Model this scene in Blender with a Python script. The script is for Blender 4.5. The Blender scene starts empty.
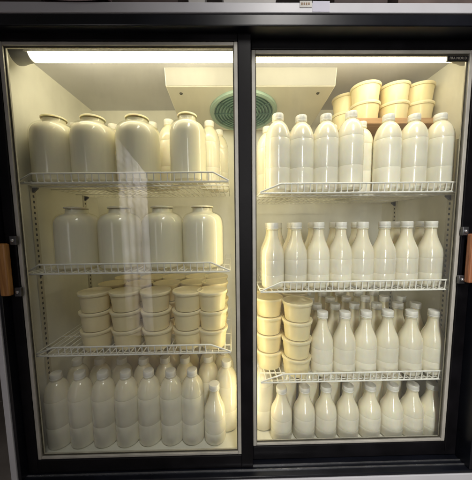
import bpy, math, random
from mathutils import Vector, Matrix
random.seed(11)
PI = math.pi
S = bpy.context.scene
C = S.collection

# ------------------------------------------------------------------ materials
def nodes_of(m):
    m.use_nodes = True
    nt = m.node_tree
    for n in list(nt.nodes):
        nt.nodes.remove(n)
    out = nt.nodes.new('ShaderNodeOutputMaterial')
    return nt, out

def mat(name, col, rough=.5, metal=0., var=.06, scale=18., coat=0., sss=0., sss_scale=.012, bump=0., bump_scale=60., grad=None,
        col2=None, spec=.5, rough_var=0.):
    """principled surface with a little procedural unevenness; grad = [(z, multiplier rgb)...] along the object's own height"""
    m = bpy.data.materials.new(name)
    nt, out = nodes_of(m)
    b = nt.nodes.new('ShaderNodeBsdfPrincipled')
    nt.links.new(b.outputs[0], out.inputs[0])
    b.inputs['Roughness'].default_value = rough
    b.inputs['Metallic'].default_value = metal
    b.inputs['Specular IOR Level'].default_value = spec
    if coat:
        b.inputs['Coat Weight'].default_value = coat
        b.inputs['Coat Roughness'].default_value = .06
    if sss:
        b.inputs['Subsurface Weight'].default_value = sss
        b.inputs['Subsurface Radius'].default_value = (1., .75, .4)
        b.inputs['Subsurface Scale'].default_value = sss_scale
    tc = nt.nodes.new('ShaderNodeTexCoord')
    nz = nt.nodes.new('ShaderNodeTexNoise')
    nz.inputs['Scale'].default_value = scale
    nz.inputs['Detail'].default_value = 5
    oi = nt.nodes.new('ShaderNodeObjectInfo')
    add = nt.nodes.new('ShaderNodeVectorMath'); add.operation = 'ADD'
    nt.links.new(tc.outputs['Object'], add.inputs[0])
    nt.links.new(oi.outputs['Location'], add.inputs[1])
    nt.links.new(add.outputs[0], nz.inputs['Vector'])
    rp = nt.nodes.new('ShaderNodeValToRGB')
    c2 = col2 or tuple(max(0, x * (1 - var * 2.2)) for x in col)
    c1 = tuple(min(1, x * (1 + var * .6)) for x in col)
    rp.color_ramp.elements[0].color = (*c2, 1); rp.color_ramp.elements[0].position = .3
    rp.color_ramp.elements[1].color = (*c1, 1); rp.color_ramp.elements[1].position = .72
    nt.links.new(nz.outputs[0], rp.inputs[0])
    last = rp.outputs[0]
    if grad:
        sp = nt.nodes.new('ShaderNodeSeparateXYZ'); nt.links.new(tc.outputs['Object'], sp.inputs[0])
        z0, z1 = grad[0][0], grad[-1][0]
        mr = nt.nodes.new('ShaderNodeMapRange')
        mr.inputs[1].default_value = z0; mr.inputs[2].default_value = z1
        nt.links.new(sp.outputs['Z'], mr.inputs[0])
        g = nt.nodes.new('ShaderNodeValToRGB')
        el = g.color_ramp.elements
        while len(el) < len(grad):
            el.new(.5)
        for e, (z, c) in zip(el, grad):
            e.position = (z - z0) / (z1 - z0); e.color = (*c, 1)
        nt.links.new(mr.outputs[0], g.inputs[0])
        mx = nt.nodes.new('ShaderNodeMix'); mx.data_type = 'RGBA'; mx.blend_type = 'MULTIPLY'
        mx.inputs[0].default_value = 1
        nt.links.new(last, mx.inputs[6]); nt.links.new(g.outputs[0], mx.inputs[7])
        last = mx.outputs[2]
    # each copy a touch lighter or darker than the next
    mr2 = nt.nodes.new('ShaderNodeMapRange')
    mr2.inputs[3].default_value = 1 - var; mr2.inputs[4].default_value = 1 + var * .3
    nt.links.new(oi.outputs['Random'], mr2.inputs[0])
    hv = nt.nodes.new('ShaderNodeVectorMath'); hv.operation = 'SCALE'
    nt.links.new(last, hv.inputs[0]); nt.links.new(mr2.outputs[0], hv.inputs['Scale'])
    nt.links.new(hv.outputs[0], b.inputs['Base Color'])
    if rough_var:
        mr3 = nt.nodes.new('ShaderNodeMapRange')
        mr3.inputs[3].default_value = max(.02, rough - rough_var); mr3.inputs[4].default_value = rough + rough_var
        nt.links.new(nz.outputs[0], mr3.inputs[0]); nt.links.new(mr3.outputs[0], b.inputs['Roughness'])
    if bump:
        n2 = nt.nodes.new('ShaderNodeTexNoise'); n2.inputs['Scale'].default_value = bump_scale; n2.inputs['Detail'].default_value = 4
        nt.links.new(add.outputs[0], n2.inputs['Vector'])
        bp = nt.nodes.new('ShaderNodeBump'); bp.inputs['Strength'].default_value = bump; bp.inputs['Distance'].default_value = .002
        nt.links.new(n2.outputs[0], bp.inputs['Height']); nt.links.new(bp.outputs[0], b.inputs['Normal'])
    return m

def clear_mat(name, tint, f0=.04, gain=1., rough=.01, haze=0.):
    """thin clear sheet: straight transmission plus an angle-dependent mirror reflection"""
    m = bpy.data.materials.new(name)
    nt, out = nodes_of(m)
    tr = nt.nodes.new('ShaderNodeBsdfTransparent'); tr.inputs[0].default_value = (*tint, 1)
    gl = nt.nodes.new('ShaderNodeBsdfGlossy'); gl.inputs['Roughness'].default_value = rough
    lw = nt.nodes.new('ShaderNodeLayerWeight'); lw.inputs[0].default_value = .5
    p = nt.nodes.new('ShaderNodeMath'); p.operation = 'POWER'; p.inputs[1].default_value = 5
    nt.links.new(lw.outputs['Facing'], p.inputs[0])
    ma = nt.nodes.new('ShaderNodeMath'); ma.operation = 'MULTIPLY_ADD'; ma.use_clamp = True
    ma.inputs[1].default_value = (1 - f0) * gain; ma.inputs[2].default_value = f0
    nt.links.new(p.outputs[0], ma.inputs[0])
    mx = nt.nodes.new('ShaderNodeMixShader')
    nt.links.new(ma.outputs[0], mx.inputs[0]); nt.links.new(tr.outputs[0], mx.inputs[1]); nt.links.new(gl.outputs[0], mx.inputs[2])
    last = mx.outputs[0]
    if haze:
        # faint smears of dust and wiped grease on the sheet
        tc = nt.nodes.new('ShaderNodeTexCoord')
        mp = nt.nodes.new('ShaderNodeMapping'); mp.inputs['Scale'].default_value = (5, 5, 1.4)
        nz = nt.nodes.new('ShaderNodeTexNoise'); nz.inputs['Scale'].default_value = 3; nz.inputs['Detail'].default_value = 8
        nz.inputs['Roughness'].default_value = .65
        nt.links.new(tc.outputs['Object'], mp.inputs[0]); nt.links.new(mp.outputs[0], nz.inputs['Vector'])
        mr = nt.nodes.new('ShaderNodeMapRange')
        mr.inputs[1].default_value = .45; mr.inputs[2].default_value = .8; mr.inputs[3].default_value = haze * .25; mr.inputs[4].default_value = haze
        nt.links.new(nz.outputs[0], mr.inputs[0])
        df = nt.nodes.new('ShaderNodeBsdfDiffuse'); df.inputs[0].default_value = (.8, .8, .78, 1)
        m2 = nt.nodes.new('ShaderNodeMixShader')
        nt.links.new(mr.outputs[0], m2.inputs[0]); nt.links.new(last, m2.inputs[1]); nt.links.new(df.outputs[0], m2.inputs[2])
        last = m2.outputs[0]
    nt.links.new(last, out.inputs[0])
    return m

def glow_mat(name, col, strength, blotch=0.):
    m = bpy.data.materials.new(name)
    nt, out = nodes_of(m)
    e = nt.nodes.new('ShaderNodeEmission'); e.inputs[0].default_value = (*col, 1); e.inputs[1].default_value = strength
    if blotch:
        tc = nt.nodes.new('ShaderNodeTexCoord'); nz = nt.nodes.new('ShaderNodeTexNoise'); nz.inputs['Scale'].default_value = 5
        nt.links.new(tc.outputs['Object'], nz.inputs['Vector'])
        mr = nt.nodes.new('ShaderNodeMapRange')
        mr.inputs[1].default_value = .35; mr.inputs[2].default_value = .65
        mr.inputs[3].default_value = strength * (1 - blotch); mr.inputs[4].default_value = strength * (1 + blotch)
        nt.links.new(nz.outputs[0], mr.inputs[0]); nt.links.new(mr.outputs[0], e.inputs[1])
    nt.links.new(e.outputs[0], out.inputs[0])
    return m

WARM = (1., .89, .62)
M = {}
M['white_paint'] = mat('white_paint', (.60, .60, .64), .38, var=.05, scale=6, bump=.06, rough_var=.08)
M['black_plastic'] = mat('black_plastic', (.007, .008, .013), .30, var=.2, scale=9, rough_var=.07, spec=.4)  # blue of the header's sheen is tinted into the black base colour
M['black_frame'] = mat('black_frame', (.0065, .006, .0075), .42, var=.25, scale=14, rough_var=.08, bump=.05, bump_scale=300, spec=.12)
M['liner'] = mat('liner', (.87, .86, .77), .5, var=.07, scale=6, bump=.08, bump_scale=25, rough_var=.1)
M['ceiling'] = mat('ceiling', (.93, .92, .85), .5, var=.03, scale=4, bump=.08, bump_scale=25, rough_var=.1)
M['bead'] = mat('bead', (.47, .45, .40), .4, metal=.1, var=.1, scale=20, rough_var=.1)
M['alu'] = mat('alu', (.62, .63, .66), .25, metal=.9, var=.1, scale=30, rough_var=.1)
M['upright'] = mat('upright', (.66, .63, .52), .4, metal=.2, var=.06)
M['slot'] = mat('slot', (.05, .045, .03), .7)
M['wire'] = mat('wire', (.93, .92, .86), .45, var=.06, scale=40, coat=.2, rough_var=.1)
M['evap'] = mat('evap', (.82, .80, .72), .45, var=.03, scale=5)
M['evap_front_shaded'] = mat('evap_front_shaded', (.37, .36, .33), .5, var=.04, scale=5)  # evaporator paint darkened, as if less lamp light reached its front
M['teal'] = mat('teal', (.15, .29, .25), .45, var=.12)
M['teal_dark'] = mat('teal_dark', (.125, .25, .215), .5, var=.15)
M['teal_rim'] = mat('teal_rim', (.33, .46, .38), .4, var=.08)
M['screw'] = mat('screw', (.12, .11, .08), .4, metal=.6)
M['bracket'] = mat('bracket', (.16, .16, .17), .35, metal=.8, var=.2, scale=60)
M['milkpet'] = mat('milk_bottle_round', (.92, .88, .74), .24, var=.07, scale=9, sss=.45, sss_scale=.015, coat=.55, rough_var=.05,
                   grad=[(0, (.98, .975, .965)), (.165, (.98, .98, .97)), (.195, (1.0, .985, .93)), (.27, (1., .965, .85))])
M['milkneck'] = mat('milk_bottle_neck', (.92, .88, .74), .22, var=.07, scale=9, sss=.45, sss_scale=.015, coat=.55, rough_var=.05,
                    grad=[(0, (.98, .975, .96)), (.098, (.98, .975, .965)), (.114, (1., .985, .94)), (.22, (1., .96, .84)), (.237, (1., .95, .8))])
M['milk'] = mat('milk', (.94, .89, .71), .35, var=.03, scale=6, sss=.3, coat=.1)
M['cap'] = mat('cap', (.83, .81, .74), .35, var=.05, scale=30, sss=.2, sss_scale=.004)
M['tub'] = mat('tub', (.88, .77, .47), .33, var=.04, scale=14, sss=.35, coat=.15, rough_var=.08)
M['tub_lid'] = mat('tub_lid', (.89, .79, .52), .36, var=.04, scale=20, sss=.25, sss_scale=.006)
M['jar_glass'] = clear_mat('jar_glass', (.99, .99, .965), .045, .4, .02)
M['jar_lid'] = mat('jar_lid', (.92, .87, .66), .42, var=.05, scale=30, sss=.6, sss_scale=.03)
M['pane'] = clear_mat('pane', (.975, .985, .975), .045, 1., .003, haze=.05)
M['tube'] = glow_mat('tube_glow', WARM, 14.5, .35)
M['tube2'] = glow_mat('tube_glow_upright', (1., .85, .50), 14., .1)
M['lamp_body'] = mat('lamp_body', (.62, .60, .52), .4, var=.1, scale=40, bump=.2)
M['lamp_end'] = mat('lamp_end', (.40, .40, .40), .45, var=.12)
M['badge'] = mat('badge', (.012, .011, .012), .4)
M['badge_text'] = mat('badge_text', (.50, .47, .40), .4, metal=.3)
M['paper'] = mat('paper', (.66, .65, .76), .7, var=.03)
M['paper_white'] = mat('paper_white', (.72, .70, .66), .7, var=.05)
M['ink'] = mat('ink', (.30, .18, .09), .6)
M['card'] = mat('card', (.075, .05, .045), .75, var=.2, scale=20, bump=.2)
M['card2'] = mat('card2', (.12, .085, .075), .75, var=.2, scale=20, bump=.2)
M['pink'] = mat('pink', (.42, .30, .31), .6, var=.12, scale=25, bump=.4, bump_scale=30)
M['tray'] = mat('tray', (.62, .60, .57), .5, var=.08)
M['wall'] = mat('wall_paint', (.20, .17, .15), .75, var=.12, scale=5, bump=.2)
M['wall_trim'] = mat('wall_trim', (.55, .50, .42), .5, var=.1)
M['floor'] = mat('floor_tiles', (.25, .22, .2), .5, var=.15, scale=4)

def wood(name, c1, c2, sc=(60, 60, 5)):
    m = bpy.data.materials.new(name)
    nt, out = nodes_of(m)
    b = nt.nodes.new('ShaderNodeBsdfPrincipled'); nt.links.new(b.outputs[0], out.inputs[0])
    b.inputs['Roughness'].default_value = .38
    tc = nt.nodes.new('ShaderNodeTexCoord'); mp = nt.nodes.new('ShaderNodeMapping'); mp.inputs['Scale'].default_value = sc
    nt.links.new(tc.outputs['Object'], mp.inputs[0])
    nz = nt.nodes.new('ShaderNodeTexNoise'); nz.inputs['Scale'].default_value = 2.2; nz.inputs['Detail'].default_value = 6
    nz.inputs['Distortion'].default_value = .6
    nt.links.new(mp.outputs[0], nz.inputs['Vector'])
    r = nt.nodes.new('ShaderNodeValToRGB')
    r.color_ramp.elements[0].color = (*c2, 1); r.color_ramp.elements[0].position = .35
    r.color_ramp.elements[1].color = (*c1, 1); r.color_ramp.elements[1].position = .65
    nt.links.new(nz.outputs[0], r.inputs[0]); nt.links.new(r.outputs[0], b.inputs['Base Color'])
    return m
M['handle_wood'] = wood('handle_wood', (.42, .20, .055), (.26, .11, .028))
M['handle_wood2'] = wood('handle_wood_red', (.40, .17, .08), (.27, .10, .045))
M['board_wood'] = wood('board_wood', (.60, .38, .20), (.48, .28, .14), (5, 60, 60))

# ------------------------------------------------------------------ mesh builder
class MB:
    def __init__(s):
        s.v = []; s.f = []; s.mi = []; s.sm = []
    def add(s, vs, fs, mi=0, smooth=False):
        o = len(s.v); s.v += [tuple(v) for v in vs]
        for f in fs:
            s.f.append(tuple(o + i for i in f)); s.mi.append(mi); s.sm.append(smooth)
        return s
    def box(s, x0, x1, y0, y1, z0, z1, mi=0):
        vs = [(x0, y0, z0), (x1, y0, z0), (x1, y1, z0), (x0, y1, z0), (x0, y0, z1), (x1, y0, z1), (x1, y1, z1), (x0, y1, z1)]
        return s.add(vs, [(0, 3, 2, 1), (4, 5, 6, 7), (0, 1, 5, 4), (1, 2, 6, 5), (2, 3, 7, 6), (3, 0, 4, 7)], mi)
    def lathe(s, prof, n=36, mi=0, c=(0, 0, 0), ridges=None):
        vs = []; fs = []
        for (r, z) in prof:
            for k in range(n):
                a = 2 * PI * k / n
                rr = max(r, 1e-5)
                vs.append((c[0] + rr * math.cos(a), c[1] + rr * math.sin(a), c[2] + z))
        for i in range(len(prof) - 1):
            for k in range(n):
                k2 = (k + 1) % n
                fs.append((i * n + k, i * n + k2, (i + 1) * n + k2, (i + 1) * n + k))
        return s.add(vs, fs, mi, True)
    def tube(s, pts, r, n=6, mi=0, cap=True):
        pts = [Vector(p) for p in pts]
        vs = []; fs = []
        for i, p in enumerate(pts):
            d = ((pts[min(i + 1, len(pts) - 1)] - p).normalized() + (p - pts[max(i - 1, 0)]).normalized())
            d.normalize()
            u = d.cross(Vector((0, 0, 1)) if abs(d.z) < .9 else Vector((1, 0, 0))).normalized(); w = d.cross(u)
            for k in range(n):
                a = 2 * PI * k / n
                vs.append(p + r * (math.cos(a) * u + math.sin(a) * w))
        for i in range(len(pts) - 1):
            for k in range(n):
                k2 = (k + 1) % n
                fs.append((i * n + k, i * n + k2, (i + 1) * n + k2, (i + 1) * n + k))
        if cap:
            fs.append(tuple(range(n))[::-1]); fs.append(tuple((len(pts) - 1) * n + k for k in range(n)))
        return s.add(vs, fs, mi, True)
    def mesh(s, name, mats):
        me = bpy.data.meshes.new(name)
        me.from_pydata(s.v, [], s.f); me.update()
        for m in (mats if isinstance(mats, (list, tuple)) else [mats]):
            me.materials.append(m)
        me.polygons.foreach_set('material_index', s.mi)
        me.polygons.foreach_set('use_smooth', s.sm)
        if any(s.sm): me.set_sharp_from_angle(angle=math.radians(38))
        return me
    def build(s, name, mats, parent=None, loc=(0, 0, 0), bevel=0.):
        o = bpy.data.objects.new(name, s.mesh(name, mats)); C.objects.link(o)
        o.parent = parent; o.location = loc
        if bevel:
            b = o.modifiers.new('bevel', 'BEVEL'); b.width = bevel; b.segments = 2; b.limit_method = 'ANGLE'
            b.harden_normals = False
        return o

def smooth_prof(pts, sub=3):
    """Catmull-Rom through the given radius/height points; points given as (r, z, 1) stay sharp corners"""
    segs = []; cur = [pts[0][:2]]
    for p in pts[1:]:
        cur.append(p[:2])
        if len(p) > 2:
            segs.append(cur); cur = [p[:2]]
    if len(cur) > 1: segs.append(cur)
    out = [segs[0][0]]
    for sg in segs:
        for i in range(len(sg) - 1):
            p0 = sg[max(i - 1, 0)]; p1 = sg[i]; p2 = sg[i + 1]; p3 = sg[min(i + 2, len(sg) - 1)]
            for k in range(1, sub + 1):
                t = k / sub
                q = tuple(.5 * (2 * p1[j] + (p2[j] - p0[j]) * t + (2 * p0[j] - 5 * p1[j] + 4 * p2[j] - p3[j]) * t * t
                                + (3 * p1[j] - p0[j] - 3 * p2[j] + p3[j]) * t ** 3) for j in (0, 1))
                out.append(q)
    return out

def tag(o, label=None, cat=None, group=None, kind=None):
    if label: o['label'] = label
    if cat: o['category'] = cat
    if group: o['group'] = group
    if kind: o['kind'] = kind
    return o
def empty(name, loc=(0, 0, 0)):
    o = bpy.data.objects.new(name, None); o.empty_display_size = .05
    C.objects.link(o); o.location = loc
    return o

used = {}
def dup(root, loc, label, group, rz=0., tilt=(0, 0), scale=None):
    """the first call moves the thing itself, later calls copy it and every part of it"""
    if not used.get(root.name):
        used[root.name] = True; r = root
    else:
        r = root.copy(); C.objects.link(r)
        for ch in list(root.children):
            c = ch.copy(); C.objects.link(c); c.parent = r
            for g in list(ch.children):
                d = g.copy(); C.objects.link(d); d.parent = c
    r.location = loc; r.rotation_euler = (tilt[0], tilt[1], rz)
    if scale: r.scale = scale
    else: r.scale = (1, 1, 1)
    r['label'] = label; r['group'] = group
    return r

# ------------------------------------------------------------------ the fridge
XL, XR, ZF, ZC, YB, YI = -.728, .797, -.82, .60, .55, .05     # inside of the liner
fr = empty('display_fridge', (.03, .25, -1.10))
tag(fr, 'wide white display fridge with black frame and two sliding glass doors, stocked with milk', 'fridge')
O = Vector(fr.location)
def part(mb, name, mats, parent=None, bevel=0., at=None):
    """geometry is written in world coordinates; it is moved so that the part's origin sits on its thing or part"""
    par = parent or fr
    base = O if par is fr else world_of[par]
    org = Vector(at) if at else base
    mb.v = [tuple(Vector(v) - org) for v in mb.v]
    o = mb.build(name, mats, par, org - base, bevel)
    world_of[o] = org
    return o
world_of = {}

# outer white cabinet: top, sides, back, front border strips, bottom plinth
m = MB()
m.box(-.755, .832, -.03, .60, .615, .632) if False else None
m.box(-.755, .832, -.03, .62, .592, .6185)            # top border and roof
m.box(-.755, -.736, -.03, .62, -.849, .5915)          # left side
m.box(.809, .832, -.03, .62, -.849, .5915)            # right side
m.box(-.7355, .8085, .56, .62, -.849, .5915)          # back
m.box(-.755, .832, -.03, .62, -1.10, -.8495)          # plinth
part(m, 'cabinet', M['white_paint'], bevel=.002)
# black surround
m = MB()
m.box(-.7355, -.7255, -.026, .048, -.838, .560)
m.box(.7805, .8085, -.026, .048, -.838, .560)
m.box(-.7355, .8085, .044, .0485, .552, .5915)
part(m, 'door_surround', M['black_plastic'], bevel=.0015)
m = MB(); m.box(-.7355, .8085, -.027, .040, .5605, .5915)
part(m, 'header', M['black_plastic'], bevel=.003)
m = MB(); m.box(-.7355, .8085, -.0275, .048, -.849, -.8385)
part(m, 'sill', M['black_plastic'], bevel=.002)
m = MB()
m.box(-.7255, .7805, -.0085, -.0055, -.8385, -.8350); m.box(-.7255, .7805, .0065, .0095, -.8385, -.8350)
part(m, 'door_track', M['alu'])
# liner
m = MB(); m.box(XL - .006, XL, YI, YB, ZF, ZC); part(m, 'side_wall', M['liner'])
m = MB(); m.box(XR, XR + .006, YI, YB, ZF, ZC); part(m, 'side_wall', M['liner'])
m = MB(); m.box(XL - .006, XR + .006, YB, YB + .006, ZF - .006, ZC + .006); part(m, 'rear_wall', M['liner'])
m = MB(); m.box(XL - .006, XR + .006, YI, YB, ZC, ZC + .006)
m.box(XL - .006, XR + .006, YI, YI + .006, .545, ZC); part(m, 'inner_ceiling', M['ceiling'])
m = MB(); m.box(XL - .006, XR + .006, YI, YB, ZF - .006, ZF); part(m, 'inner_floor', M['liner'])

# sliding doors
def door(x0, x1, z0, z1, xo0, xo1, zo0, zo1, y, dy, name):
    """glass opening x0..x1, z0..z1; outer edge xo.., zo..; front face at y"""
    m = MB()
    m.box(xo0, x0, y, y + dy, zo0, zo1); m.box(x1, xo1, y, y + dy, zo0, zo1)
    m.box(x0 - .0006, x1 + .0006, y + .0008, y + dy, z1, zo1); m.box(x0 - .0006, x1 + .0006, y + .0008, y + dy, zo0, z0)
    d = part(m, name, M['black_frame'], bevel=.0022, at=((xo0 + xo1) / 2, y, zo0))
    m = MB(); w = .0115
    m.box(x0, x0 + w, y + .004, y + dy - .001, z0, z1); m.box(x1 - w, x1, y + .004, y + dy - .001, z0, z1)
    m.box(x0 + w, x1 - w, y + .0046, y + dy - .001, z1 - .010, z1); m.box(x0 + w, x1 - w, y + .0046, y + dy - .001, z0, z0 + .009)
    part(m, 'glazing_bead', M['bead'], d, bevel=.0015)
    m = MB(); w2 = w + .003                                  # dark rubber line inside the bead
    a, b, e, f = x0 + w, x1 - w, z0 + .009, z1 - .010
    m.box(a, a + .003, y + .010, y + .013, e, f); m.box(b - .003, b, y + .010, y + .013, e, f)
    m.box(a + .003, b - .003, y + .010, y + .013, f - .003, f); m.box(a + .003, b - .003, y + .010, y + .013, e, e + .003)
    part(m, 'gasket', M['slot'], d)
    m = MB(); m.box(a - .002, b + .002, y + .0138, y + .0152, e - .002, f + .002)
    part(m, 'glass_pane', M['pane'], d)
    return d
dl = door(-.691, .0046, -.789, .541, -.7245, .0445, -.836, .5785, 0, .0235, 'sliding_door')
dr = door(.0480, .740, -.784, .535, .012, .7795, -.834, .5785, .0255, .022, 'sliding_door')
def handle(d, x0, x1, z0, z1, y, wm, bx):
    m = MB(); m.box(x0, x1, y - .030, y - .010, z0, z1)
    part(m, 'handle', wm, d, bevel=.005)
    for zc in (z1 + .008, z0 + .008):
        m = MB(); m.box(bx - .010, bx + .010, y - .010, y - .0004, zc - .014, zc + .014)
        m.lathe([(0, .0145), (.004, .0145), (.0055, .0120), (.0055, .010)], 14, 1)
        # the screw head is turned to face the room
        k = 8
        for i in range(k, len(m.v)):
            x, yy, z = m.v[i]; m.v[i] = (bx + x, y - z, zc + yy)
        part(m, 'handle_bracket', [M['bracket'], M['alu']], d, bevel=.002)
handle(dl, -.728, -.7005, -.207, -.045, 0, M['handle_wood'], -.692)
handle(dr, .748, .774, -.195, -.034, .0255, M['handle_wood2'], .745)

# slotted uprights
def upright(x, y, s):
    m = MB(); t = .004
    m.box(min(x, x + s * t), max(x, x + s * t), y - .013, y + .013, ZF + .01, .165 if s > 0 else .30)
    z = ZF + .03
    while z < (.145 if s > 0 else .285):
        xx = x + s * (t + .0004)
        m.box(min(xx, xx - s * .001), max(xx, xx - s * .001), y - .0035, y + .0035, z, z + .009, 1)
        z += .0195
    part(m, 'slotted_upright', [M['upright'], M['slot']])
for y in (.125, .43):
    upright(XL, y, 1); upright(XR, y + .01, -1)
# centre post with its upright lamp, hidden from the front by the meeting door frames
m = MB(); m.box(.018, .036, .056, .068, ZF, ZC - .002); part(m, 'centre_post', M['black_plastic'])
m = MB(); m.lathe([(0, -.76), (.008, -.76), (.008, .46), (0, .46)], 14, c=(.027, .080, 0)); part(m, 'upright_lamp', M['tube2'])
for z in (-.775, .46):
    m = MB(); m.lathe([(0, 0), (.0105, 0), (.0105, .015), (0, .015)], 14, c=(.027, .080, z))
    part(m, 'lamp_socket', M['lamp_end'])

# top lamp
m = MB(); m.box(XL + .03, XR - .02, .065, .081, .586, .598); part(m, 'lamp_housing', M['lamp_body'], bevel=.002)
m = MB(); n = 20
m.lathe([(0, XL + .078), (.016, XL + .079), (.0220, XL + .087), (.0225, XL + .10), (.0225, XR - .10), (.0220, XR - .087), (.016, XR - .079), (0, XR - .078)], 20)
m.v = [(z, .073 + y, .5510 + x) for (x, y, z) in m.v]
m.f = [tuple(reversed(f)) for f in m.f]
part(m, 'lamp_tube', M['tube'])
for xs, sg in ((XL + .030, 1), (XR - .030, -1)):
    m = MB(); m.lathe([(.0001, 0), (.030, 0), (.030, .012), (.0265, .024), (.0225, .046), (.0215, .052), (.0205, .052)], 24)
    m.v = [(xs + sg * z, .073 + y, .5500 + x) for (x, y, z) in m.v]
    part(m, 'lamp_end_cap', M['lamp_end'])
for x in (-.32, .51):
    m = MB(); m.box(x - .003, x + .003, .0505, .0525, .5475, .580); part(m, 'lamp_clip', M['bracket'])

# evaporator box hung under the ceiling
x0, x1 = -.266, .39
m = MB()
m.add([(x0, .206, ZC - .0005), (x0, .222, .533), (x0, .545, .489), (x0, .545, ZC - .0005),
       (x1, .206, ZC - .0005), (x1, .222, .533), (x1, .545, .489), (x1, .545, ZC - .0005)],
      [(0, 1, 2, 3), (7, 6, 5, 4), (1, 0, 4, 5), (2, 1, 5, 6), (3, 2, 6, 7), (0, 3, 7, 4)])
for sx in (-.232, .35):
    pass
ev = part(m, 'evaporator', M['evap'], bevel=.004)
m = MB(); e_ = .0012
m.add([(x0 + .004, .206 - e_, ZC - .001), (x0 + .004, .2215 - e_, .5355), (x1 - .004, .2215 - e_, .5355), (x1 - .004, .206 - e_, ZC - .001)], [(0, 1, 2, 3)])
part(m, 'front_shade_sheet', M['evap_front_shaded'], ev)  # added sheet whose darker colour stands for weaker light on the front
nrm = Vector((0, .489 - .533, 0)); tdir = Vector((0, .323, -.044)).normalized(); up = Vector((0, -.044, -.323)).normalized()
def on_under(mb, cx, cy, lift=0.):
    """turn geometry built flat (local z = away from the housing) onto the sloping underside"""
    cz = .533 + (cy - .222) * (-.044 / .323)
    mb.v = [tuple(Vector((cx, cy, cz)) + x * Vector((1, 0, 0)) + y * tdir + (z + lift) * up) for (x, y, z) in mb.v]
    mb.f = [tuple(reversed(f)) for f in mb.f]
    return mb
m = MB()
m.lathe([(.0001, .002), (.134, .002)], 48, 1)
for r in (.022, .036, .050, .064, .078, .092, .106, .120):
    m.lathe([(r - .0042, .003), (r - .003, .008), (r + .003, .008), (r + .0042, .003)], 48, 0)
for k in range(10):
    a = 2 * PI * k / 10
    m.tube([(.018 * math.cos(a), .018 * math.sin(a), .009), (.136 * math.cos(a), .136 * math.sin(a), .009)], .002, 5, 0)
m.lathe([(.0001, .010), (.016, .010), (.018, .004)], 24, 0)
m.lathe([(.130, .001), (.132, .010), (.140, .014), (.149, .010), (.151, 0)], 56, 2)
part(on_under(m, .040, .385), 'fan_guard', [M['teal'], M['teal_dark'], M['teal_rim']], ev)
for sx in (-.215, .335):
    m = MB(); m.lathe([(.0001, .003), (.005, .003), (.007, 0)], 14)
    part(on_under(m, sx, .262), 'screw', M['screw'], ev)

# dark name plate on the right door glass
m = MB(); m.box(.661, .728, .0330, .0388, .505, .521)
bd = part(m, 'name_plate', M['badge'], dr, bevel=.001)
cu = bpy.data.curves.new('plate_lettering', 'FONT'); cu.body = 'FRA NOR D'; cu.size = .0105; cu.extrude = .0003
cu.align_x = 'CENTER'; cu.align_y = 'CENTER'; cu.materials.append(M['badge_text'])
tmp = bpy.data.objects.new('tmp_text', cu); C.objects.link(tmp); bpy.context.view_layer.update()
me = bpy.data.meshes.new_from_object(tmp.evaluated_get(bpy.context.evaluated_depsgraph_get()))
bpy.data.objects.remove(tmp)
tx = bpy.data.objects.new('plate_lettering', me); C.objects.link(tx); tx.parent = bd
tx.location = Vector((.6945, .0326, .513)) - world_of[bd]; tx.rotation_euler = (PI / 2, 0, 0)

# paper tag and pale sheet stuck to the top border
m = MB(); m.box(.178, .212, -.0313, -.0304, .605, .6215)
for k in range(4):
    m.box(.182 + k * .0065, .186 + k * .0065, -.0319, -.0314, .6105 + (k % 2) * .001, .6165, 1)
part(m, 'price_tag', [M['paper_white'], M['ink']])
m = MB(); m.box(.214, .262, -.0309, -.0303, .594, .6212); part(m, 'paper_sheet', M['paper'])

# ------------------------------------------------------------------ wire shelves
def shelf(xa, xb, za, ra, rb, zr, label, wall, y0=.060, y1=.50):
    """deck from xa to xb at height za; the front lip runs from ra to rb up to zr"""
    r = empty('wire_shelf', ((xa + xb) / 2, (y0 + y1) / 2, za)); org = Vector(r.location)
    tag(r, label, 'shelf', 'white wire shelves in the fridge')
    def sub(mb, name, mats):
        mb.v = [tuple(Vector(v) - org) for v in mb.v]
        return mb.build(name, mats, r)
    m = MB(); w = .0021
    n = int(round((xb - xa) / (.0225 if wall < 0 else .0208))); st = (xb - xa) / n
    for k in range(n + 1):
        x = xa + k * st
        m.tube([(x, y0, za), (x, y1, za)], w, 6)
    for y in (y0 + .012, y0 + .15, y0 + .30, y1):
        m.tube([(xa, y, za - .0034), (xb, y, za - .0034)], .0022, 6)
    m.tube([(xa, y0 + .06, za - .006), (xb, y0 + .06, za - .006)], .0028, 6)
    sub(m, 'deck', M['wire'])
    m = MB()
    m.tube([(xa, y0 - .001, za + .0005), (ra, y0 - .003, zr), (rb, y0 - .003, zr), (xb, y0 - .001, za + .0005)], .0029, 8)
    m.tube([(xa, y0 - .001, za - .0028), (xb, y0 - .001, za - .0028)], .0028, 8)
    k = 0
    while xa + k * st <= xb + 1e-6:
        x = xa + k * st
        if ra - .002 < x < rb + .002:
            m.tube([(x, y0, za - .001), (x, y0 - .0028, zr)], .0019, 6)
        k += 1
    sub(m, 'front_rail', M['wire'])
    sgn = 1 if wall < 0 else -1
    for y in (.125, .43):
        yy = y if sgn > 0 else y + .01
        m = MB()
        xw = wall + sgn * .0048; xe = wall + sgn * .022
        m.add([(xw, yy - .004, za - .004), (xw, yy - .004, za - .026), (xe, yy - .004, za - .012), (xe, yy - .004, za - .006),
               (xw, yy + .004, za - .004), (xw, yy + .004, za - .026), (xe, yy + .004, za - .012), (xe, yy + .004, za - .006)],
              [(0, 1, 2, 3), (7, 6, 5, 4), (0, 4, 5, 1), (1, 5, 6, 2), (2, 6, 7, 3), (3, 7, 4, 0)])
        sub(m, 'shelf_bracket', M['bracket'])
    return r
LX0, LX1, RX0, RX1 = XL + .006, -.028, .078, XR - .006
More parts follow.
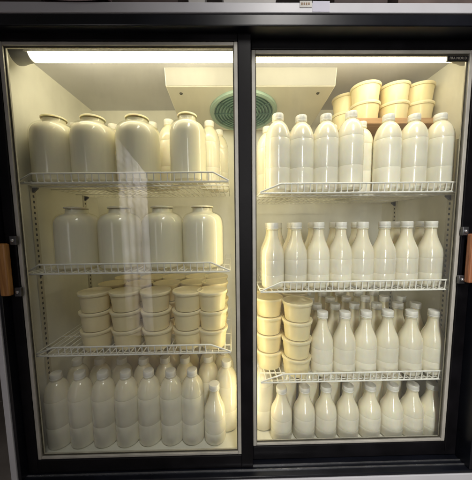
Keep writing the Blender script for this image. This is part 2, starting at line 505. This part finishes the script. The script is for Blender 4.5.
ZL = [.150, -.154, -.446]; ZR = [.110, -.229, -.563]
shelf(LX0, LX1, ZL[0], -.671, -.079, .177, 'white wire shelf under the top row of jars behind the left door', XL)
shelf(LX0, LX1, ZL[1], -.672, -.092, -.124, 'white wire shelf under the lower row of jars behind the left door', XL)
shelf(LX0, LX1, ZL[2], -.648, -.099, -.417, 'white wire shelf under the stacked tubs behind the left door', XL)
shelf(RX0, RX1, ZR[0], .147, .758, .138, 'white wire shelf under the tall round-shouldered bottles behind the right door', XR)
shelf(RX0, RX1, ZR[1], .149, .757, -.197, 'white wire shelf under the middle row of slim-necked bottles behind the right door', XR)
shelf(RX0, RX1, ZR[2], .159, .764, -.533, 'white wire shelf carrying both tubs and slim-necked bottles behind the right door', XR)
DK = .002

# ------------------------------------------------------------------ stock
def make_round_bottle():
    R = .0435
    prof = smooth_prof([(0, .004), (.030, .0015), (.037, .001), (R - .001, .008), (R, .016), (R, .082, 1),
                        (R - .0004, .0835), (R, .085, 1), (R, .180, 1), (R - .0005, .1815), (R - .0002, .1838, 1),
                        (R - .0012, .196), (.0385, .212), (.0325, .2265), (.0245, .2375), (.0185, .2425), (.0175, .2455, 1),
                        (.0195, .2465), (.0195, .2485, 1), (.0165, .249), (.0165, .252)], 3)
    o = MB().lathe(prof, 40).build('milk_bottle', M['milkpet']); o['category'] = 'bottle'
    m = MB()
    m.lathe([(.0185, .2485), (.0198, .2495), (.0198, .2525), (.0192, .2532), (.0195, .254), (.0195, .267), (.0180, .2695), (.0150, .2700), (.0001, .2700)], 32)
    m.build('cap', M['cap'], o)
    return o
def make_neck_bottle():
    R = .0405
    prof = smooth_prof([(0, .004), (.027, .0015), (.034, .001), (R - .001, .008), (R, .016), (R, .050, 1), (R - .0002, .051), (R, .052, 1),
                        (R, .104, 1), (R - .0002, .105), (R, .106, 1), (R - .0002, .118), (R - .0022, .135), (.0332, .150), (.0266, .166), (.0213, .182),
                        (.0186, .196), (.0178, .206), (.0177, .2105, 1), (.0200, .2115), (.0200, .2140, 1), (.0170, .2145), (.0170, .219)], 3)
    o = MB().lathe(prof, 40).build('milk_bottle', M['milkneck']); o['category'] = 'bottle'
    m = MB()
    m.lathe([(.0185, .2145), (.0204, .2155), (.0204, .2185), (.0197, .2192), (.0201, .2200), (.0201, .2340), (.0190, .2365), (.0160, .2370), (.0001, .2370)], 32)
    m.build('cap', M['cap'], o)
    return o
def make_jar(R, H, group_mat='milk'):
    """three litre glass jar: clear wall, milk filling, pressed-on plastic lid"""
    outer = smooth_prof([(0, .006), (R * .6, .003), (R * .86, .001), (R * .97, .010), (R, .024), (R, H - .078, 1), (R * .985, H - .060), (R * .925, H - .043),
                         (R * .80, H - .030), (R * .64, H - .0235), (R * .535, H - .0205), (R * .500, H - .017), (R * .495, H - .005, 1), (R * .506, H - .0045), (R * .506, H - .002), (R * .50, H - .001)], 4)
    o = MB().lathe(outer, 48).build('milk_jar', M['jar_glass']); o['category'] = 'jar'
    k = .0032
    inner = smooth_prof([(0, .008), (R * .6, .005), (R * .86 - k, .0035), (R * .97 - k, .011), (R - k, .025), (R - k, H - .078, 1), (R * .985 - k, H - .062), (R * .925 - k, H - .046),
                         (R * .80 - k, H - .0335), (R * .64 - k, H - .027), (R * .54 - k, H - .0235), (R * .503 - k, H - .018), (R * .498 - k, H - .008, 1), (0, H - .0078)], 4)
    MB().lathe(inner, 48).build('milk', M['milk'], o)
    m = MB(); q = R * .502
    m.lathe([(q + .0006, H - .0048), (q + .0014, H - .0046), (q + .0014, H - .0002), (q + .0004, H + .0010), (q - .004, H + .0018), (q - .006, H + .0002), (.0001, H + .0002)], 40)
    m.build('lid', M['jar_lid'], o)
    return o
TH = .0715
def make_tub():
    h = .0645
    prof = smooth_prof([(0, .003), (.038, .0025), (.0445, .0005, 1), (.0458, .003), (.0515, h - .010), (.0519, h - .0065, 1), (.0555, h - .0058, 1), (.0555, h, 1), (.053, h)], 2)
    o = MB().lathe(prof, 40).build('tub', M['tub']); o['category'] = 'tub'
    m = MB()
    m.lathe([(.0556, h - .0025), (.0561, h - .002), (.0562, h + .0030), (.0555, h + .0044), (.0535, h + .0046), (.0515, h + .0030), (.0490, h + .0022), (.0001, h + .0026)], 40)
    m.build('lid', M['tub_lid'], o)
    return o
rb = make_round_bottle(); nb = make_neck_bottle(); jar = make_jar(.0775, .232); jar_s = make_jar(.066, .236); tub = make_tub()
tub0 = tub
ORD = ['first', 'second', 'third', 'fourth', 'fifth', 'sixth', 'seventh', 'eighth', 'ninth']
def jit(a): return random.uniform(-a, a)
def rz(): return random.uniform(0, 2 * PI)
def bottle(proto, x, y, z, label, group, sc=1., tilt=.006):
    return dup(proto, (x, y, z), label, group, rz(), (jit(tilt), jit(tilt)), (1, 1, sc))

# left, top shelf: four jars, tall bottles behind them
z = ZL[0] + DK
G = 'three litre jars of milk on the top left shelf'
for i, x in enumerate([-.645, -.508, -.352]):
    pos = ['at the left wall', 'with plain milk beside the first jar', 'third along the row'][i]
    dup(jar, (x, .146, z), ['wide glass jar of milk next to the left wall, top left shelf',
                            'wide glass jar of milk second from the left, top left shelf',
                            'wide glass jar of milk third from the left, top left shelf'][i], G, rz())
dup(jar_s, (-.172, .136, z), 'narrower glass jar of milk at the right end of the top left shelf', G, rz())
G = 'tall bottles behind the jars on the top left shelf'
for x, y, t in [(-.672, .305, 'tall milk bottle peeking out right behind the leftmost jar, top left shelf'),
                (-.516, .315, 'tall milk bottle peeking out behind the second jar, top left shelf'),
                (-.345, .300, 'tall milk bottle behind the gap after the third jar, top left shelf'),
                (-.270, .272, 'tall milk bottle nearest the left side of the narrow jar, top left shelf'),
                (-.108, .290, 'tall milk bottle showing right of the narrow jar, beside the fan, top left shelf'),
                (-.075, .385, 'tall milk bottle farthest back at the right end, top left shelf')]:
    bottle(rb, x, y, z, t, G, 1.03)
# left, second shelf: four jars
z = ZL[1] + DK
G = 'three litre jars of milk on the second left shelf'
for x, y, t in [(-.592, .150, 'glass milk jar at the left end of the second left shelf'), (-.434, .148, 'glass milk jar second from left on the second left shelf'),
                (-.276, .146, 'glass milk jar third from left on the second left shelf'), (-.128, .148, 'glass milk jar at the right end of the second left shelf')]:
    dup(jar, (x, y, z), t, G, rz(), (0, 0), (1, 1, .965))
# left, third shelf: tubs in stacks of three, three rows deep
z = ZL[2] + DK
G = 'stacked lidded tubs on the third left shelf'
LEV = ['bottom', 'middle', 'top']
for r, (y, xs) in enumerate([(.125, [-.528, -.415, -.301, -.187, -.080 - .012]), (.243, [-.520, -.406, -.292, -.185, -.095]), (.361, [-.505, -.392, -.288, -.182, -.098])]):
    for i, x in enumerate(xs):
        dx, dy = jit(.004), jit(.006)
        for k in range(3):
            row = ['front row', 'second row', 'rear row'][r]
            t = f'cream lidded tub, {LEV[k]} of the {ORD[i]} stack from left, {row}, third left shelf'
            dup(tub, (x + dx + jit(.002), y + dy + jit(.002), z + k * TH * .985), t, G, rz(), (jit(.006), jit(.006)))
# left, cabinet floor
z = ZF
G = 'milk bottles standing on the fridge floor at left'
for i, x in enumerate([-.683, -.598, -.512, -.427, -.342, -.258, -.178]):
    bottle(rb, x, .108 + jit(.003), z, f'tall round-shouldered milk bottle {["at the left wall", "second from left", "third from left", "fourth from left", "fifth from left", "sixth from left", "seventh from left"][i]}, front row, fridge floor at left', G, 1.04)
bottle(nb, -.093, .104, z, 'short slim-necked milk bottle among taller ones, fridge floor at left', G, .955)
bottle(rb, -.040 - .008, .165, z, 'tall milk bottle tight against the centre post, fridge floor at left', G, 1.04)
for r, y in enumerate([.198, .288, .378]):
    xs = [-.660 + k * .0885 for k in range(7)]
    for i, x in enumerate(xs):
        if r == 2 and i < 2: continue
        t = f'tall milk bottle, {["second", "third", "fourth"][r]} row back, {ORD[i]} from the left wall, fridge floor at left'
        bottle(rb, x + jit(.004), y + jit(.003), z, t, G, 1.04)
bottle(rb, -.062, .262, z, 'tall milk bottle behind the one against the centre post, fridge floor at left', G, 1.04)

# right, top shelf
z = ZR[0] + DK
G = 'tall bottles on the top right shelf'
for i, (x, s_) in enumerate([(.146, 1), (.228, .975), (.312, .985), (.401, 1.0), (.534, .985), (.624, .985), (.715, .985)]):
    bottle(rb, x, .110 + jit(.003), z + (.006 if i == 3 else 0), ['tall round-shouldered bottle at the left end of the top right shelf, front row', 'tall round-shouldered bottle second from left, front row, top right shelf',
           'tall round-shouldered bottle third from left, front row, top right shelf', 'tallest-looking round-shouldered bottle, fourth from left, front row, top right shelf',
           'tall round-shouldered bottle left of centre under the wooden board, front row', 'tall round-shouldered bottle second from the right wall, under the wooden board',
           'tall round-shouldered bottle beside the right wall, front row under the wooden board'][i], G, s_)
for x, y, t in [(.125, .215, 'tall bottle behind the leftmost bottle, top right shelf'), (.268, .205, 'tall bottle behind the gap between second and third bottles, top right shelf'),
                (.372, .205, 'tall bottle half hidden behind the fourth bottle, top right shelf'),
                (.470, .174, 'tall bottle set back in the gap below the left end of the wooden board'),
                (.600, .250, 'tall bottle under the middle of the wooden board, back row'), (.735, .250, 'tall bottle under the right end of the wooden board, back row'),
                (.480, .330, 'tall bottle under the back left corner of the wooden board'),
                (.195, .300, 'tall bottle in the back row below the fan, top right shelf')]:
    bottle(rb, x, y, z, t, G, .985, 0)
zb = z + .2662 + .0008
m = MB(); m.box(-.185, .162, -.135, .135, 0, .022)
bo = m.build('wooden_board', M['board_wood'], None, (.628, .322, zb), .002)
tag(bo, 'reddish wooden board lying on bottle caps under the stacked tubs at top right', 'board')
G = 'tubs stacked on the wooden board'
zt = zb + .0225
for i, (x, y) in enumerate([(.521, .250), (.637, .250), (.738, .250)]):
    for k in range(2):
        dup(tub, (x + jit(.002), y + jit(.002), zt + k * TH * .985), f'cream lidded tub on the wooden board, {["lower", "upper"][k]} of the {["left", "middle", "right"][i]} front stack', G, rz())
for i, (x, y) in enumerate([(.482, .335), (.650, .385)]):
    for k in range(2):
        t = [['lower tub of the stack seen behind and left of the front tubs, wooden board', 'upper tub of the stack seen behind and left of the front tubs, wooden board'],
             ['lower tub of the hidden stack behind the middle front tubs, wooden board', 'upper tub of the hidden stack behind the middle front tubs, wooden board']][i][k]
        dup(tub, (x, y, zt + k * TH * .985), t, G, rz())

# right, second shelf
z = ZR[1] + DK
G = 'slim-necked bottles on the second right shelf'
for i, x in enumerate([.129, .211, .293, .374, .453, .532, .616, .704]):
    bottle(nb, x, .106 + jit(.003), z, f'slim-necked milk bottle {["at the left end", "second from left", "third from left", "fourth from left", "fifth from left", "sixth from left", "seventh from left", "at the right end"][i]}, front row, second right shelf', G, .995)
for i, (x, y) in enumerate([(.135, .200), (.222, .205), (.305, .198), (.392, .205), (.478, .200), (.630, .188), (.728, .186), (.180, .295), (.270, .300), (.355, .295)]):
    t = f'slim-necked milk bottle behind the {ORD[i]} front bottle, second row, second right shelf' if i < 5 else \
        ['slim-necked milk bottle peeking out left of the seventh front bottle, second right shelf', 'slim-necked milk bottle peeking out left of the rightmost front bottle, second right shelf',
         'slim-necked milk bottle deep in the third row, near centre post, second right shelf', 'slim-necked milk bottle deep in the third row, second along, second right shelf',
         'slim-necked milk bottle deep in the third row, third along, second right shelf'][i - 5]
    bottle(nb, x, y, z, t, G, .995)

# right, third shelf: tubs at the left, bottles five rows deep
z = ZR[2] + DK
G = 'tubs stacked on the third right shelf'
L4 = ['lowest', 'second', 'third', 'topmost']
for i, (x, y) in enumerate([(.125, .172), (.224, .119), (.130, .290), (.240, .240)]):
    for k in range(4):
        t = f'cream lidded tub, {L4[k]} in the {["left front", "right front", "left rear", "right rear"][i]} stack, third right shelf'
        dup(tub, (x + jit(.002), y + jit(.0015), z + k * TH * .985), t, G, rz())
G = 'slim-necked bottles on the third right shelf'
cols = [.316, .398, .479, .564, .648, .728]
for r in range(5):
    for i, x in enumerate(cols):
        if r >= 3 and i == 5: continue
        y = .106 + r * .088
        xx = x + (0 if r == 0 else jit(.006)) + (.006 * r if i < 5 else .004)
        t = (f'slim-necked milk bottle, {ORD[i]} from the tubs in the front row, third right shelf' if r == 0 else
             f'slim-necked milk bottle, {ORD[r]} row back, {ORD[i]} from the tubs, third right shelf')
        bottle(nb, min(xx, XR - .046), y + jit(.004), z, t, G, 1.01)
# right, cabinet floor
z = ZF
G = 'bottles standing on the fridge floor at right'
for i, x in enumerate([.163, .252, .336, .421, .507, .592, .672, .748]):
    bottle(nb, x, .106 + jit(.002), z, f'slim-necked milk bottle {["at the left end", "second from left", "third from left", "fourth from left", "fifth from left", "sixth from left", "seventh from left", "beside the right wall"][i]}, front row, fridge floor at right', G, .868)
bottle(rb, .098, .165, z, 'tall round-shouldered bottle against the centre post, fridge floor at right', G, 1.03)
for r, y in enumerate([.200, .292]):
    for i, x in enumerate([.205, .300, .390, .478, .565, .650]):
        t = f'tall milk bottle standing behind, {["second", "third"][r]} row, {ORD[i]} from left, fridge floor at right'
        bottle(rb, x + jit(.006), y + jit(.004), z, t, G, .95)

# ------------------------------------------------------------------ things lying on the fridge roof and the room round it
zt = .6185
def topbox(name, x0, x1, y0, y1, h, mt, label, cat, flap=True):
    m = MB(); w, d = (x1 - x0) / 2, (y1 - y0) / 2
    m.box(-w, w, -d, d, 0, h)
    if flap:
        m.box(-w * .98, w * .98, -.012, .012, h, h + .0012, 1)
    o = m.build(name, [mt, M['wall_trim']], None, ((x0 + x1) / 2, (y0 + y1) / 2, zt + .0002), .003)
    return tag(o, label, cat)
topbox('cardboard_box', -.74, -.545, -.012, .25, .16, M['card'], 'dark cardboard box at the left end of the fridge roof', 'box')
topbox('cardboard_box', -.335, -.165, -.006, .25, .14, M['card2'], 'brown cardboard box on the fridge roof right of the pink bag', 'box')
topbox('cardboard_box', .285, .44, -.006, .25, .18, M['card'], 'dark cardboard box on the fridge roof right of the paper tag', 'box')
topbox('cardboard_box', .47, .80, -.008, .25, .13, M['card2'], 'long brown cardboard box at the right end of the fridge roof', 'box')
# soft pink bag drooping over the edge
m = MB(); nx, ny = 22, 10; vs = []; fs = []
for j in range(ny + 1):
    for i in range(nx + 1):
        u = i / nx; v = j / ny
        x = -.53 + .185 * u; y = -.034 + .20 * v
        edge = min(u, 1 - u, v * .8 + .02, 1 - v)
        zz = .05 * min(1, edge * 4) ** .5 + .004 * math.sin(9 * u + 4 * v) + .002
        if v < .12: zz = -.006 * math.sin(PI * u) * (1 - v / .12) + .004 + zz * v / .12
        vs.append((x, y, zt + max(zz, .0012 if v > .03 else -.01)))
for j in range(ny):
    for i in range(nx):
        a = j * (nx + 1) + i
        fs.append((a, a + 1, a + nx + 2, a + nx + 1))
m.add(vs, fs, 0, True)
b0 = Vector((-.44, .06, zt)); m.v = [tuple(Vector(v) - b0) for v in m.v]
o = m.build('plastic_bag', M['pink'], None, b0); tag(o, 'dusty pink bag drooping over the front edge of the fridge roof', 'bag')
def tray(x0, x1, label):
    m = MB(); w = (x1 - x0) / 2
    m.add([(-w * .9, -.09, 0), (w * .9, -.09, 0), (w * .9, .09, 0), (-w * .9, .09, 0), (-w, -.10, .05), (w, -.10, .05), (w, .10, .05), (-w, .10, .05)],
          [(0, 3, 2, 1), (0, 1, 5, 4), (1, 2, 6, 5), (2, 3, 7, 6), (3, 0, 4, 7)])
    m.box(-w - .004, w + .004, -.106, -.100, .046, .0515); m.box(-w - .004, w + .004, .100, .106, .046, .0515)
    o = m.build('plastic_tray', M['tray'], None, ((x0 + x1) / 2, .078, zt + .0003), .0015)
    return tag(o, label, 'tray', 'pale trays on the fridge roof')
tray(-.135, -.085, 'small pale plastic tray on the fridge roof left of the wider tray')
tray(-.04, .12, 'wider pale plastic tray on the fridge roof above the meeting doors')

m = MB(); m.box(-3.0, 3.0, .70, .74, -1.10, 1.6)
w = m.build('wall', M['wall']); tag(w, 'dim brown room wall behind the fridge', 'wall', kind='structure')
m = MB(); m.box(-3.0, 3.0, .688, .6995, -.86, -.850); m.build('dado_strip', M['wall_trim'], w)
m = MB(); m.box(-3.0, 3.0, -4.0, .6995, -1.13, -1.1005)
f = m.build('floor', M['floor']); tag(f, 'grey shop floor below the fridge', 'floor', kind='structure')

# ------------------------------------------------------------------ light
wd = bpy.data.worlds.new('World'); S.world = wd; wd.use_nodes = True
bg = wd.node_tree.nodes['Background']; bg.inputs[0].default_value = (1., .95, .88, 1); bg.inputs[1].default_value = .05
def area(name, loc, target, sx, sy, power, col):
    l = bpy.data.lights.new(name, 'AREA'); l.shape = 'RECTANGLE'; l.size = sx; l.size_y = sy; l.energy = power; l.color = col
    o = bpy.data.objects.new(name, l); C.objects.link(o); o.location = loc
    o.rotation_euler = (Vector(target) - Vector(loc)).to_track_quat('-Z', 'Y').to_euler()
    return o
rl = area('room_light', (.46, -1.60, 2.02), (.66, 0, -.55), .40, .8, 7.8, (1., .96, .91))
rl.data.spread = math.radians(62)
wl = area('window_light', (.10, -2.2, .0), (.46, 0, -.36), .15, 2.1, 3.1, (1., .97, .93))
wl.data.spread = math.radians(42)
# crumpled film added unseen for the pale strip mirrored in the left door
m = MB(); nx, nz_ = 44, 230
vs = []; rnd = random.Random(5)
folds = [(rnd.uniform(30, 120), rnd.uniform(.2, 2.), rnd.uniform(0, 6), rnd.uniform(.001, .003)) for _ in range(8)]
crump = [(rnd.uniform(40, 130), rnd.uniform(30, 110), rnd.uniform(0, 6), rnd.uniform(.0008, .002)) for _ in range(14)]
for j in range(nz_ + 1):
    for i in range(nx + 1):
        x = -.13 + .26 * i / nx; z = -.95 + 1.88 * j / nz_
        top = .93 - (x + .13) * 1.3
        if z > top: z = top + (z - .93) * .02
        y = sum(a * math.sin(kx * x + kz * z + p) for kx, kz, p, a in folds)
        y += max(0, min(1, (z - .1) * 4)) * sum(a * math.sin(kx * x + kz * z + p) for kx, kz, p, a in crump)
        vs.append((x, y, z))
fs = [(j * (nx + 1) + i, j * (nx + 1) + i + 1, (j + 1) * (nx + 1) + i + 1, (j + 1) * (nx + 1) + i) for j in range(nz_) for i in range(nx)]
m.add(vs, fs, 0, True)
M['prop'] = mat('prop', (.74, .72, .74), .5, var=.25, scale=7, bump=.5, bump_scale=22)
o = m.build('reflection_prop', M['prop'], None, (-.93, -1.5, -.12)); tag(o, 'added out-of-view crumpled pale film mirrored as a strip in the left glass door', 'prop')
area('prop_light', (-.58, -.90, .10), (-.93, -1.5, -.05), .3, 1.5, 34., (1., .96, .95))  # added lamp aimed at the mirrored sheet to brighten its reflection

# ------------------------------------------------------------------ camera
cam = bpy.data.cameras.new('camera'); co = bpy.data.objects.new('camera', cam); C.objects.link(co); S.camera = co
yaw, pitch, roll = math.radians(-.9448), math.radians(-5.4151), math.radians(.6493)
cy, sy = math.cos(yaw), math.sin(yaw); cp, sp = math.cos(pitch), math.sin(pitch); cr, sr = math.cos(roll), math.sin(roll)
Rm = Matrix(((cy, -sy, 0), (sy, cy, 0), (0, 0, 1))) @ Matrix(((1, 0, 0), (0, cp, -sp), (0, sp, cp))) @ Matrix(((cr, 0, sr), (0, 1, 0), (-sr, 0, cr)))
right, fwd, upv = Rm.col[0], Rm.col[1], Rm.col[2]
co.matrix_world = Matrix(((right[0], upv[0], -fwd[0], -.0192), (right[1], upv[1], -fwd[1], -.76), (right[2], upv[2], -fwd[2], .006), (0, 0, 0, 1)))
cam.sensor_fit = 'HORIZONTAL'; cam.sensor_width = 36; cam.lens = 241.256 / 472 * 36
cam.shift_x = 0.; cam.shift_y = (246.8 - 240) / 472
cam.clip_start = .02; cam.clip_end = 60

S.view_settings.view_transform = 'Standard'; S.view_settings.look = 'None'; S.view_settings.exposure = 0
cyc = S.cycles
S.render.engine = 'CYCLES'
cyc.use_denoising = True
try: cyc.denoiser = 'OPENIMAGEDENOISE'
except Exception: pass
cyc.max_bounces = 9; cyc.diffuse_bounces = 7; cyc.glossy_bounces = 4; cyc.transmission_bounces = 6; cyc.transparent_max_bounces = 24
cyc.caustics_reflective = False; cyc.caustics_refractive = False
cyc.sample_clamp_indirect = 6
